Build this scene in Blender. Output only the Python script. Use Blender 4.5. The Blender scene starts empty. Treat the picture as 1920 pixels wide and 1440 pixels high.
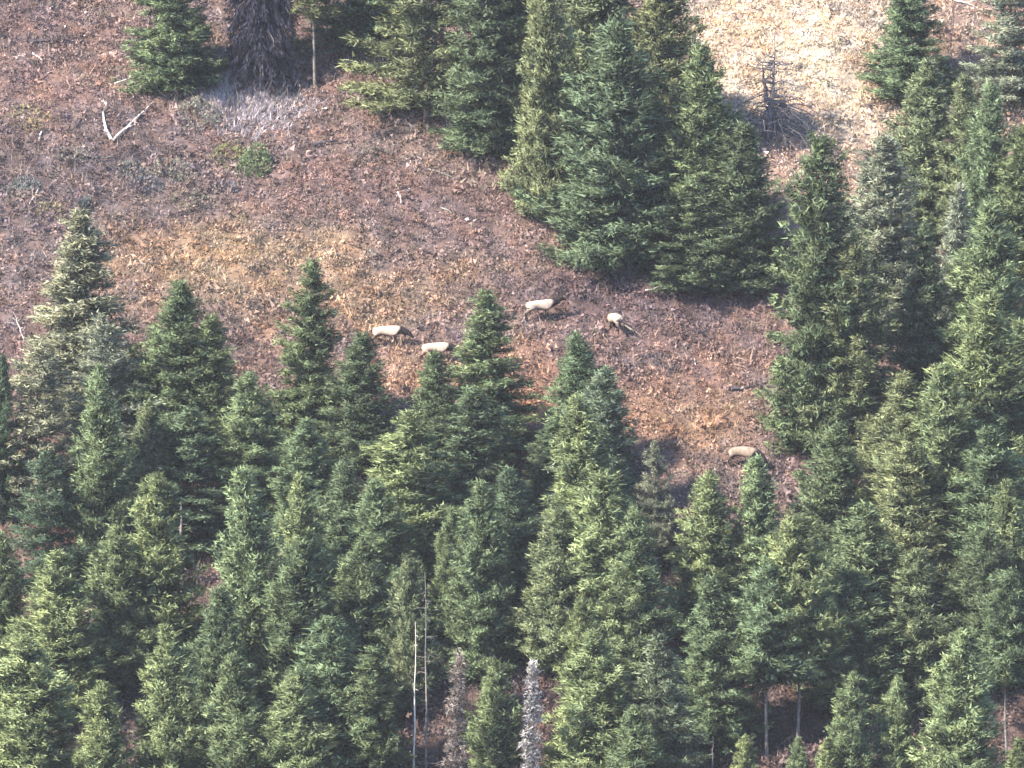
import bpy, math, random
import numpy as np
from mathutils import Vector

# ------------------------------------------------------------------ camera, world, sun, exposure
SC = bpy.context.scene
PITCH = math.radians(4.0)
DIST = 420.0
TANH = 29.0 / DIST                       # half the width of the view at one metre
cam_data = bpy.data.cameras.new('camera')
cam = bpy.data.objects.new('camera', cam_data)
SC.collection.objects.link(cam)
cam_data.sensor_width = 36.0
cam_data.lens = 18.0 / TANH
cam_data.clip_start = 1.0
cam_data.clip_end = 6000.0
cam.location = (0, 0, 0)
cam.rotation_euler = (math.pi / 2 - PITCH, 0, 0)
SC.camera = cam

SUN_DIR = Vector((-0.60, -0.44, 0.66)).normalized()      # towards the sun
SUN_EL = math.asin(SUN_DIR.z)
SUN_ROT = math.atan2(SUN_DIR.x, SUN_DIR.y)
world = bpy.data.worlds.new('World')
SC.world = world
world.use_nodes = True
wn = world.node_tree.nodes
wl = world.node_tree.links
wn.clear()
sky = wn.new('ShaderNodeTexSky')
sky.sky_type = 'NISHITA'
sky.sun_disc = False
sky.sun_elevation = SUN_EL
sky.sun_rotation = SUN_ROT
sky.altitude = 1800
bg = wn.new('ShaderNodeBackground')
bg.inputs['Strength'].default_value = 0.15
wo = wn.new('ShaderNodeOutputWorld')
wl.new(sky.outputs[0], bg.inputs[0])
wl.new(bg.outputs[0], wo.inputs[0])

sun_data = bpy.data.lights.new('sun', 'SUN')
sun_data.energy = 3.9
sun_data.angle = math.radians(2.5)
sun_data.color = (1.0, 0.90, 0.75)
sun = bpy.data.objects.new('sun', sun_data)
SC.collection.objects.link(sun)
sun.rotation_euler = SUN_DIR.to_track_quat('Z', 'Y').to_euler()
sun.location = (-60, 380, 80)

SC.view_settings.view_transform = 'Standard'
SC.view_settings.look = 'None'
SC.view_settings.exposure = 2.38
SC.view_settings.gamma = 1.0
SC.view_settings.use_curve_mapping = False
HAZE = 0.000052                           # density of the air
SC.render.engine = 'CYCLES'
SC.cycles.max_bounces = 6
SC.cycles.transparent_max_bounces = 4

RND = random.Random(11)
NP = np.random.default_rng(5)
COL = SC.collection

# ------------------------------------------------------------------ the lie of the land
SLOPE = math.tan(math.radians(30.0))
Y0 = DIST * math.cos(PITCH)
Z0 = -DIST * math.sin(PITCH)


def relief(x, y):
    return (0.55 * np.sin(x * 0.17 + 0.6) * np.sin(y * 0.13 + 1.1) + 0.35 * np.sin(x * 0.31 - y * 0.21 + 2.0)
            + 0.16 * np.sin(x * 0.83 + y * 0.47) * np.sin(y * 0.71 - x * 0.2 + 0.4)
            + 0.07 * np.sin(x * 2.1 + 1.3 * np.sin(y * 0.9)) * np.sin(y * 1.9 + 0.7))


def ground_z(x, y):
    x = np.asarray(x, float)
    y = np.asarray(y, float)
    hill = Z0 + (y - Y0) * SLOPE + relief(x, y)
    # the valley floor between the two slopes, then the near slope the camera stands on
    floor = -95.0 + 0.6 * np.sin(x * 0.05) + 0.8 * np.sin(y * 0.06)
    k = 6.0
    hill = floor + k * np.log1p(np.exp(np.clip((hill - floor) / k, -40, 40)))
    hill = 34.0 - k * np.log1p(np.exp(np.clip((34.0 - hill) / k, -40, 40)))
    near = -1.8 - np.maximum(y, 0) * 0.62 + np.minimum(y, 0) * -0.25
    return np.where(y > 200, hill, np.maximum(near, floor))


def view_dir(px, py):
    """Direction from the camera through a spot of the 1920 x 1440 photograph."""
    u = (px - 960.0) / 960.0 * TANH
    v = (720.0 - py) / 960.0 * TANH
    return (u, math.cos(PITCH) + v * math.sin(PITCH), -math.sin(PITCH) + v * math.cos(PITCH))


def on_ground(px, py):
    d = view_dir(px, py)
    lo, hi = 250.0, 620.0
    for _ in range(40):
        m = 0.5 * (lo + hi)
        if m * d[2] > float(ground_z(m * d[0], m * d[1])):
            lo = m
        else:
            hi = m
    x, y = lo * d[0], lo * d[1]
    return x, y, float(ground_z(x, y))


def height_to(pt, py):
    """Height above a ground point at which something standing there reaches image row py."""
    v = (720.0 - py) / 960.0 * TANH
    c, s = math.cos(PITCH), math.sin(PITCH)
    y = pt[1]
    t = y / (c + v * s)
    return t * (-s + v * c) - pt[2]


PXM = lambda pt: 960.0 / TANH / pt[1]      # pixels of the photograph per metre at a point

# ------------------------------------------------------------------ object helpers


def link(o, parent=None):
    COL.objects.link(o)
    if parent is not None:
        o.parent = parent
    return o


def tag(o, label=None, cat=None, group=None, kind=None):
    if label:
        o['label'] = label
    if cat:
        o['category'] = cat
    if group:
        o['group'] = group
    if kind:
        o['kind'] = kind
    return o


def empty(name, loc, rz=0.0):
    o = bpy.data.objects.new(name, None)
    o.empty_display_size = 0.3
    o.location = loc
    o.rotation_euler = (0, 0, rz)
    return link(o)


def mesh_from(name, V, F, mat=None, smooth=False):
    V = np.asarray(V, np.float32)
    me = bpy.data.meshes.new(name)
    if isinstance(F, np.ndarray):
        n, k = F.shape
        me.vertices.add(len(V))
        me.vertices.foreach_set('co', V.ravel())
        me.loops.add(n * k)
        me.loops.foreach_set('vertex_index', F.astype(np.int32).ravel())
        me.polygons.add(n)
        me.polygons.foreach_set('loop_start', np.arange(0, n * k, k, dtype=np.int32))
        me.polygons.foreach_set('loop_total', np.full(n, k, dtype=np.int32))
        me.update(calc_edges=True)
    else:
        me.from_pydata([tuple(map(float, v)) for v in V], [], F)
        me.update()
    if smooth:
        me.polygons.foreach_set('use_smooth', np.ones(len(me.polygons), dtype=bool))
    if mat:
        me.materials.append(mat)
    return me


class Tubes:
    """Collects tapered tubes and links them as one mesh."""

    def __init__(self):
        self.V, self.F = [], []

    def add(self, pts, radii, n=5, cap=True):
        pts = [Vector(p) for p in pts]
        base = len(self.V)
        for i, p in enumerate(pts):
            a = pts[max(i - 1, 0)]
            b = pts[min(i + 1, len(pts) - 1)]
            d = (b - a)
            if d.length < 1e-6:
                d = Vector((0, 0, 1))
            d.normalize()
            ref = Vector((0, 0, 1)) if abs(d.z) < 0.9 else Vector((1, 0, 0))
            u = d.cross(ref).normalized()
            w = d.cross(u)
            for k in range(n):
                ang = 2 * math.pi * k / n
                self.V.append(p + (u * math.cos(ang) + w * math.sin(ang)) * radii[i])
        for i in range(len(pts) - 1):
            for k in range(n):
                a = base + i * n + k
                b = base + i * n + (k + 1) % n
                self.F.append((a, b, b + n, a + n))
        if cap:
            self.F.append(tuple(base + k for k in reversed(range(n))))
            e = base + (len(pts) - 1) * n
            self.F.append(tuple(e + k for k in range(n)))
        return self

    def mesh(self, name, mat):
        return mesh_from(name, [tuple(v) for v in self.V], self.F, mat, smooth=True)


def obj(name, me, parent=None, loc=None):
    o = bpy.data.objects.new(name, me)
    if loc is not None:
        o.location = loc
    return link(o, parent)

# ------------------------------------------------------------------ materials


def new_mat(name):
    m = bpy.data.materials.new(name)
    m.use_nodes = True
    nt = m.node_tree
    b = nt.nodes['Principled BSDF']
    b.inputs['Specular IOR Level'].default_value = 0.15
    b.inputs['Roughness'].default_value = 0.75
    return m, nt, b


def mixrgb(nt, mode, fac, a, b):
    n = nt.nodes.new('ShaderNodeMix')
    n.data_type = 'RGBA'
    n.blend_type = mode
    for sock, v in ((n.inputs['Factor'], fac), (n.inputs['A'], a), (n.inputs['B'], b)):
        if hasattr(v, 'links'):
            nt.links.new(v, sock)
        elif sock.type == 'VALUE':
            sock.default_value = v
        else:
            sock.default_value = (*v, 1.0) if len(v) == 3 else v
    return n.outputs['Result']


def noise(nt, scale, detail=3.0, rough=0.55, coord='Object'):
    tc = nt.nodes.new('ShaderNodeTexCoord')
    n = nt.nodes.new('ShaderNodeTexNoise')
    n.inputs['Scale'].default_value = scale
    n.inputs['Detail'].default_value = detail
    n.inputs['Roughness'].default_value = rough
    nt.links.new(tc.outputs[coord], n.inputs['Vector'])
    return n.outputs['Fac']


def ramp(nt, fac, stops):
    r = nt.nodes.new('ShaderNodeValToRGB')
    el = r.color_ramp.elements
    while len(el) < len(stops):
        el.new(0.5)
    for e, (p, c) in zip(el, stops):
        e.position = p
        e.color = (*c, 1.0)
    nt.links.new(fac, r.inputs['Fac'])
    return r.outputs['Color']


def leaf_material(name, use_attr_colour, transl=0.25):
    """Needles or leaves: own colour x a per-tuft tint (old to young growth, pale end raised for sunlit tips), a little light through them."""
    m, nt, b = new_mat(name)
    if use_attr_colour:
        a = nt.nodes.new('ShaderNodeAttribute')
        a.attribute_name = 'leaf_colour'
        col = a.outputs['Color']
    else:
        oi = nt.nodes.new('ShaderNodeObjectInfo')
        a = nt.nodes.new('ShaderNodeAttribute')
        a.attribute_name = 'growth'
        tint = ramp(nt, a.outputs['Fac'], [(0.0, (0.45, 0.50, 0.52)), (0.45, (0.9, 0.92, 0.9)), (1.0, (2.1, 1.95, 1.75))])  # pale end is young growth plus painted sunlight on the tips
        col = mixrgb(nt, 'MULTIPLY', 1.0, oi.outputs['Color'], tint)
    nt.links.new(col, b.inputs['Base Color'])
    tr = nt.nodes.new('ShaderNodeBsdfTranslucent')
    nt.links.new(col, tr.inputs['Color'])
    mx = nt.nodes.new('ShaderNodeMixShader')
    mx.inputs['Fac'].default_value = transl
    nt.links.new(b.outputs[0], mx.inputs[1])
    nt.links.new(tr.outputs[0], mx.inputs[2])
    nt.links.new(mx.outputs[0], nt.nodes['Material Output'].inputs['Surface'])
    return m


def bark_material(name, dark, light, scale=6.0):
    m, nt, b = new_mat(name)
    f = noise(nt, scale, 4.0, 0.65)
    nt.links.new(ramp(nt, f, [(0.32, dark), (0.68, light)]), b.inputs['Base Color'])
    bp = nt.nodes.new('ShaderNodeBump')
    bp.inputs['Strength'].default_value = 0.6
    bp.inputs['Distance'].default_value = 0.03
    nt.links.new(f, bp.inputs['Height'])
    nt.links.new(bp.outputs[0], b.inputs['Normal'])
    return m


M_NEEDLE = leaf_material('needles', False, 0.36)
M_COVER = leaf_material('ground_cover_leaves', True, 0.2)
M_BARK = bark_material('grey_brown_bark', (0.05, 0.04, 0.035), (0.16, 0.13, 0.11))
M_PALEBARK = bark_material('pale_grey_bark', (0.07, 0.063, 0.056), (0.20, 0.18, 0.16))
M_BONE = bark_material('bleached_wood', (0.36, 0.32, 0.28), (0.62, 0.57, 0.52), 9.0)
M_GREYWOOD = bark_material('weathered_grey_wood', (0.05, 0.045, 0.052), (0.17, 0.15, 0.16))
M_DARKWOOD = bark_material('charred_dark_wood', (0.016, 0.014, 0.018), (0.05, 0.044, 0.055))
M_STONE = bark_material('pale_stone', (0.32, 0.30, 0.28), (0.55, 0.52, 0.49), 8.0)

# ------------------------------------------------------------------ colours of the ground, patch by patch
# (photo x, photo y, half width px, half height px, ground colour there, in places with tree shade put in, strength)
SOIL = 0.79                              # overall reflectance of the slope
BASE_COL = np.array((0.205, 0.146, 0.134)) * SOIL
GREYER = np.array((0.98, 1.04, 1.15)) * SOIL       # the plants are a little greyer than bare red soil
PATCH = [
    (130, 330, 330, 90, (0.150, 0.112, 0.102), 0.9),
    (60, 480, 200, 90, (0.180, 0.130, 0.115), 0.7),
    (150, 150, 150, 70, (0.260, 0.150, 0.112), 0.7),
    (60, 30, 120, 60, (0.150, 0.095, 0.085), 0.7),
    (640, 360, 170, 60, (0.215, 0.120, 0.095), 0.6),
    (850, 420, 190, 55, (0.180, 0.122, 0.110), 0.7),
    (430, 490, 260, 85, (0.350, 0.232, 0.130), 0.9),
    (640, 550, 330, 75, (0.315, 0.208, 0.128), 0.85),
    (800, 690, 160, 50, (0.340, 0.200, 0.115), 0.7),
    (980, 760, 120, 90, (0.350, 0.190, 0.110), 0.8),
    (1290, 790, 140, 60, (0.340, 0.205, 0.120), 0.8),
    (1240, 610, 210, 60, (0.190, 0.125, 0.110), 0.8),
    (1150, 540, 280, 40, (0.120, 0.075, 0.075), 0.7),  # tree shade below the fir clump, put into the ground colour
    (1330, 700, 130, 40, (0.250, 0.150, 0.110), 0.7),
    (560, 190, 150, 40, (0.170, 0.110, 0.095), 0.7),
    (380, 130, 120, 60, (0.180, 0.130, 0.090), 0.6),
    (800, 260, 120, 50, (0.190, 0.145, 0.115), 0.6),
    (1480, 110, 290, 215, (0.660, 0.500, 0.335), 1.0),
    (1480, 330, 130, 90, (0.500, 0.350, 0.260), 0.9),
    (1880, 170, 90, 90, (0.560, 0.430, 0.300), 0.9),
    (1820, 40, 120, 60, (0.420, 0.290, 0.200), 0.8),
    (960, 1420, 1500, 330, (0.105, 0.068, 0.058), 0.95),  # brown needle litter, darkened further to paint in the wood's shade
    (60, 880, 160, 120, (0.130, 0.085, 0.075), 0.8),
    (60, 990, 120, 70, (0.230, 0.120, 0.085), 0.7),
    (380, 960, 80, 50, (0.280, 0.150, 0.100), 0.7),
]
_PW = []
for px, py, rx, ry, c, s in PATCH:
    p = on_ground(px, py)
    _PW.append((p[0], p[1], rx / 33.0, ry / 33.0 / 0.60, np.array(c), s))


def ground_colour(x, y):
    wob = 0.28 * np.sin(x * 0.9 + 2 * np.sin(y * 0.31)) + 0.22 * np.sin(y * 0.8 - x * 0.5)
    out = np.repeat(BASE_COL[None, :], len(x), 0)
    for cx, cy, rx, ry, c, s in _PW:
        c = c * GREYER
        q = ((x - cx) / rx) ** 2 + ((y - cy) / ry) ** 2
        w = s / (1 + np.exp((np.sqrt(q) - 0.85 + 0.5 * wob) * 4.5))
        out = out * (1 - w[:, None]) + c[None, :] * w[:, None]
    # clumps of different plants a metre or two across
    u = (np.sin(x * 2.3 + 1.7 * np.sin(y * 0.9 + 0.3)) * np.sin(y * 1.6 + 1.4 * np.sin(x * 1.1)) + 0.6 * np.sin(x * 4.1 - y * 1.3 + 2 * np.sin(y * 1.7)))
    v = np.sin(x * 1.1 - 2.1 * np.sin(y * 0.7)) * np.sin(y * 0.95 + 1.9 * np.sin(x * 0.8 + 1.0)) + 0.5 * np.sin(x * 3.1 + y * 2.2)
    out = out * (1 + 0.23 * u)[:, None]
    out[:, 0] *= 1 + 0.07 * v
    out[:, 2] *= 1 - 0.07 * v
    return np.clip(out, 0.01, 0.85)

# ------------------------------------------------------------------ ground


def axis(parts):
    out = []
    for a, b, n in parts:
        out += list(np.linspace(a, b, n, endpoint=False))
    out.append(parts[-1][1])
    return np.array(out)


gx = axis([(-900, -120, 16), (-120, -40, 40), (-40, 40, 260), (40, 120, 40), (120, 900, 16)])
gy = axis([(-300, 0, 8), (0, 340, 40), (340, 378, 30), (378, 470, 300), (470, 620, 40), (620, 1600, 20)])
X, Y = np.meshgrid(gx, gy)
Z = ground_z(X, Y)
nx, ny = len(gx), len(gy)
inner = (np.abs(X) < 40) & (Y > 378) & (Y < 470)
Z = Z + inner * NP.normal(0, 0.035, Z.shape)
V = np.stack([X.ravel(), Y.ravel(), Z.ravel()], 1)
ii = (np.arange(ny - 1)[:, None] * nx + np.arange(nx - 1)[None, :]).ravel()
F = np.stack([ii, ii + 1, ii + nx + 1, ii + nx], 1)

m, nt, b = new_mat('meadow_soil_and_litter')
at = nt.nodes.new('ShaderNodeAttribute')
at.attribute_name = 'leaf_colour'
f1 = noise(nt, 3.5, 6.0, 0.7)
f2 = noise(nt, 0.6, 4.0, 0.6)
c1 = mixrgb(nt, 'MULTIPLY', 1.0, at.outputs['Color'], ramp(nt, f1, [(0.3, (0.42, 0.40, 0.42)), (0.55, (0.85, 0.82, 0.8)), (0.72, (1.35, 1.3, 1.2))]))
c2 = mixrgb(nt, 'MULTIPLY', 0.8, c1, ramp(nt, f2, [(0.3, (0.75, 0.74, 0.78)), (0.7, (1.2, 1.15, 1.1))]))
nt.links.new(c2, b.inputs['Base Color'])
b.inputs['Roughness'].default_value = 0.95
bp = nt.nodes.new('ShaderNodeBump')
bp.inputs['Strength'].default_value = 0.9
bp.inputs['Distance'].default_value = 0.12
nt.links.new(f1, bp.inputs['Height'])
nt.links.new(bp.outputs[0], b.inputs['Normal'])
M_SOIL = m

me = mesh_from('ground', V, F, M_SOIL, smooth=True)
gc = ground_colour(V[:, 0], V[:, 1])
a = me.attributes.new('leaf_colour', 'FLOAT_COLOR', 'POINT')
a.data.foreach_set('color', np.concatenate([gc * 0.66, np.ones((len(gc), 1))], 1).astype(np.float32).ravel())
tag(obj('ground', me), kind='structure')


# ------------------------------------------------------------------ the air between the two slopes
hz = bpy.data.materials.new('thin_haze')
hz.use_nodes = True
hn = hz.node_tree.nodes
hn.clear()
pv = hn.new('ShaderNodeVolumePrincipled')
pv.inputs['Color'].default_value = (0.92, 0.93, 1.0, 1)
pv.inputs['Density'].default_value = HAZE
pv.inputs['Anisotropy'].default_value = 0.0
ho = hn.new('ShaderNodeOutputMaterial')
hz.node_tree.links.new(pv.outputs[0], ho.inputs['Volume'])
x0, x1, y0, y1, z0, z1 = -950, 950, -350, 1650, -99.0, 50.0
me = mesh_from('haze', [(x, y, z) for z in (z0, z1) for y in (y0, y1) for x in (x0, x1)],
               [(0, 2, 3, 1), (4, 5, 7, 6), (0, 1, 5, 4), (2, 6, 7, 3), (0, 4, 6, 2), (1, 3, 7, 5)], hz)
tag(obj('haze', me), kind='stuff')


# ------------------------------------------------------------------ leaf cards


def unit(a):
    return a / np.maximum(np.linalg.norm(a, axis=1, keepdims=True), 1e-9)


def cards(P, D, S, k, spread, width, rng, lmin=0.65, lmax=1.2):
    """k kite-shaped leaves fanning out from every point P along D. Returns vertices (n*k*4,3)."""
    n = len(P)
    p = np.repeat(P, k, 0)
    d = unit(np.repeat(D, k, 0) + spread * rng.normal(0, 1, (n * k, 3)))
    L = np.repeat(S, k) * rng.uniform(lmin, lmax, n * k)
    side = unit(np.cross(d, rng.normal(0, 1, (n * k, 3))))
    w = L * width * rng.uniform(0.7, 1.3, n * k)
    mid = p + d * (L * rng.uniform(0.4, 0.65, n * k))[:, None]
    v = np.empty((n * k, 4, 3))
    v[:, 0] = p
    v[:, 1] = mid + side * (w * 0.5)[:, None]
    v[:, 2] = p + d * L[:, None]
    v[:, 3] = mid - side * (w * 0.5)[:, None]
    return v.reshape(-1, 3), d


def blades(P, D, S, k, spread, width, jitter, rng, lmin=0.6, lmax=1.25):
    """Like cards(), but k pointed three-cornered blades in a loose puff round every point."""
    n = len(P)
    p = np.repeat(P, k, 0) + rng.normal(0, 1, (n * k, 3)) * jitter * np.repeat(S, k)[:, None]
    d = unit(np.repeat(D, k, 0) + spread * rng.normal(0, 1, (n * k, 3)))
    L = np.repeat(S, k) * rng.uniform(lmin, lmax, n * k)
    side = unit(np.cross(d, rng.normal(0, 1, (n * k, 3))))
    w = L * width * rng.uniform(0.7, 1.3, n * k)
    v = np.empty((n * k, 3, 3))
    v[:, 0] = p + side * (w * 0.5)[:, None]
    v[:, 1] = p + d * L[:, None]
    v[:, 2] = p - side * (w * 0.5)[:, None]
    return v.reshape(-1, 3)


# ------------------------------------------------------------------ conifers
H0 = 11.0       # every pattern tree is 11 m tall with a crown 2.2 m in radius, then fitted to its place


TRIS = []


def conifer(kind, seed):
    r = random.Random(seed)
    rng = np.random.default_rng(seed)
    K = dict(dense=dict(zb=0.4, step=0.27, nb=8, shape=0.62, e0=50, e1=-6, tip=0.22, tl=0.22, k=18, flat=0.55, w=0.30, spread=0.65, R=2.2),
             layered=dict(zb=0.6, step=0.38, nb=8, shape=0.64, e0=40, e1=-14, tip=0.12, tl=0.22, k=19, flat=0.30, w=0.30, spread=0.65, R=2.2),
             shelf=dict(zb=0.6, step=0.42, nb=8, shape=0.42, e0=38, e1=-8, tip=0.10, tl=0.22, k=19, flat=0.25, w=0.30, spread=0.65, R=2.2),
             pine=dict(zb=0.5, step=0.33, nb=7, shape=0.60, e0=58, e1=8, tip=0.32, tl=0.24, k=23, flat=0.7, w=0.27, spread=0.6, R=2.2),
             narrow=dict(zb=0.4, step=0.27, nb=7, shape=0.46, e0=62, e1=12, tip=0.30, tl=0.22, k=18, flat=0.6, w=0.30, spread=0.6, R=1.9),
             sparse=dict(zb=1.0, step=0.42, nb=7, shape=0.66, e0=35, e1=-12, tip=0.16, tl=0.23, k=16, flat=0.35, w=0.28, spread=0.7, R=2.8),
             slender=dict(zb=4.8, step=0.55, nb=5, shape=0.60, e0=35, e1=-5, tip=0.10, tl=0.26, k=18, flat=0.35, w=0.28, spread=0.65, R=1.4),
             high=dict(zb=4.6, step=0.34, nb=7, shape=0.50, e0=55, e1=0, tip=0.28, tl=0.23, k=20, flat=0.55, w=0.28, spread=0.65, R=2.2),
             column=dict(zb=0.4, step=0.40, nb=5, shape=0.34, e0=30, e1=-35, tip=0.02, tl=0.24, k=20, flat=-0.2, w=0.24, spread=0.9, R=0.75),
             )[kind]
    R = K['R']
    zb = K['zb']
    # lopsided outline: slow lumps around and up the crown
    ph = [r.uniform(0, 6.28) for _ in range(6)]

    def lump(az, z):
        return (1 + 0.11 * math.sin(az + ph[3]) + 0.14 * math.sin(az * 2 + ph[0] + z * 0.9) + 0.13 * math.sin(az * 3 + ph[1] - z * 1.7)
                + 0.09 * math.sin(z * 2.6 + ph[2] + az) + 0.06 * math.sin(z * 5.1 + ph[4] - az * 2))
    lean = [(r.uniform(-0.12, 0.12), r.uniform(-0.12, 0.12)) for _ in range(2)]

    def axis_pt(z):
        t = z / H0
        return Vector((lean[0][0] * math.sin(t * 4) + lean[1][0] * t, lean[0][1] * math.sin(t * 4.6) + lean[1][1] * t, z))
    wood = Tubes()
    zs = [-0.6, 0.0, 0.4, 2.5, 5, 7.5, 9.5, H0 - 0.25]
    rad = [q * (0.42 if kind in ('high', 'slender') else 0.56) for q in (0.24, 0.22, 0.18, 0.15, 0.115, 0.075, 0.04, 0.012)]
    wood.add([axis_pt(max(z, 0)) + Vector((0, 0, min(z, 0))) for z in zs], rad, 7)
    P, D, S, G = [], [], [], []
    z = zb
    while z < H0 - 0.15:
        t = (H0 - z) / (H0 - zb)
        prof = min(1.0, 1.08 * t ** K['shape'])
        if t > 0.82:
            prof *= 1 - 0.9 * (t - 0.82) ** 1.0
        nb = max(4, int(round(K['nb'] * (0.65 + 0.45 * t))))
        az0 = r.uniform(0, 6.28)
        for i in range(nb):
            if r.random() < (0.3 if kind in ('sparse', 'slender') else 0.08):
                continue
            az = az0 + i * 2 * math.pi / nb + r.uniform(-0.3, 0.3)
            zz = z + r.uniform(-0.5, 0.5) * K['step']
            L = R * prof * lump(az, zz) * r.uniform(0.72, 1.08)
            if L < 0.14:
                L = 0.14
            el = math.radians(K['e0'] + (K['e1'] - K['e0']) * min(1, t * 1.5) + r.uniform(-9, 9))
            o = axis_pt(zz)
            dh = Vector((math.cos(az), math.sin(az), 0))
            lat = Vector((-math.sin(az), math.cos(az), 0))
            bend = K['tip'] * L

            def bp_(s):
                return o + dh * (L * s * math.cos(el)) + Vector((0, 0, 1)) * (L * s * math.sin(el) + bend * s * s - 0.10 * L * math.sin(s * 3.1))
            if L > 0.9 and r.random() < 0.55:
                wood.add([bp_(0), bp_(0.4), bp_(0.85)], [0.028, 0.02, 0.008], 3, cap=False)
            nseg = max(2, int(L / 0.21))
            g0 = r.uniform(0.15, 0.6)
            for j in range(nseg + 1):
                s = (j + r.uniform(0.1, 0.9)) / (nseg + 1)
                if s < 0.22 and L > 0.8 and r.random() < 0.65:
                    continue
                sp = (0.52 * (1 - s) + 0.10) * L * 0.62
                m_ = 1 if L < 0.4 else (3 if sp > 0.34 else 2)
                for q in range(m_):
                    off = r.uniform(-1, 1) * sp
                    p = bp_(s) + lat * off + dh * (-abs(off) * 0.35) + Vector((0, 0, r.uniform(-0.09, 0.09) + 0.05 * abs(off)))
                    d = dh * (0.75 + 0.3 * s) + lat * (off / max(sp, 0.05)) * 0.75 + Vector((0, 0, K['flat'] + r.uniform(-0.2, 0.35)))
                    P.append(p)
                    D.append(d)
                    S.append(K['tl'] * r.uniform(0.75, 1.2) * (0.75 + 0.25 * min(1, L)))
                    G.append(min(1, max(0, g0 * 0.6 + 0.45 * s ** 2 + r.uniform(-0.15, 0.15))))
        z += K['step'] * r.uniform(0.8, 1.2)
    for j in range(7):                                     # the leader
        P.append(axis_pt(H0 - 0.1 - j * 0.1))
        D.append(Vector((r.uniform(-0.4, 0.4), r.uniform(-0.4, 0.4), 1.1)))
        S.append(0.28)
        G.append(0.75)
    P = np.array([tuple(p) for p in P])
    D = unit(np.array([tuple(d) for d in D]))
    S = np.array(S)
    G = np.array(G)
    k = K['k']
    if kind == 'column':
        G = 0.38 + 0.35 * (G - 0.4)
    v = blades(P, D, S, k, K['spread'], K['w'], 0.45, rng)
    nq = len(v) // 3
    me = mesh_from('crown', v, np.arange(nq * 3).reshape(nq, 3), M_NEEDLE)
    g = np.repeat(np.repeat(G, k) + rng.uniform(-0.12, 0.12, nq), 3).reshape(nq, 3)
    g[:, 1] += 0.24                                        # young needle tips are paler, with their sunlit look painted in
    a = me.attributes.new('growth', 'FLOAT', 'POINT')
    a.data.foreach_set('value', np.clip(g, 0, 1).astype(np.float32).ravel())
    # needles are round: shade them from a normal between the flat blade's own and the way its twig faces
    fn = unit(np.cross(v[1::3] - v[0::3], v[2::3] - v[0::3]))
    out = np.repeat(D, k, 0)
    fn *= np.where((fn * out).sum(1) < 0, -1, 1)[:, None]
    nn = np.repeat(unit(fn * 0.5 + out * 0.65), 3, 0)
    me.polygons.foreach_set('use_smooth', np.ones(nq, dtype=bool))
    me.normals_split_custom_set_from_vertices(nn.astype(np.float32))
    TRIS.append(nq)
    return wood.mesh('trunk', M_PALEBARK if kind in ('slender', 'high') else M_BARK), me


PATTERNS = {}
for kind, n in (('dense', 6), ('layered', 4), ('shelf', 2), ('pine', 6), ('narrow', 2), ('sparse', 3), ('high', 2), ('slender', 1), ('column', 2)):
    PATTERNS[kind] = [conifer(kind, 100 * len(kind) + 7 * i + 3) for i in range(n)]

TINT = dict(deep=(0.084, 0.119, 0.074), mid=(0.108, 0.148, 0.084), olive=(0.134, 0.160, 0.091), bright=(0.154, 0.198, 0.106),
            grey=(0.192, 0.212, 0.158), blue=(0.122, 0.166, 0.118), ash=(0.44, 0.42, 0.43), rust=(0.32, 0.285, 0.28))

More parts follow.
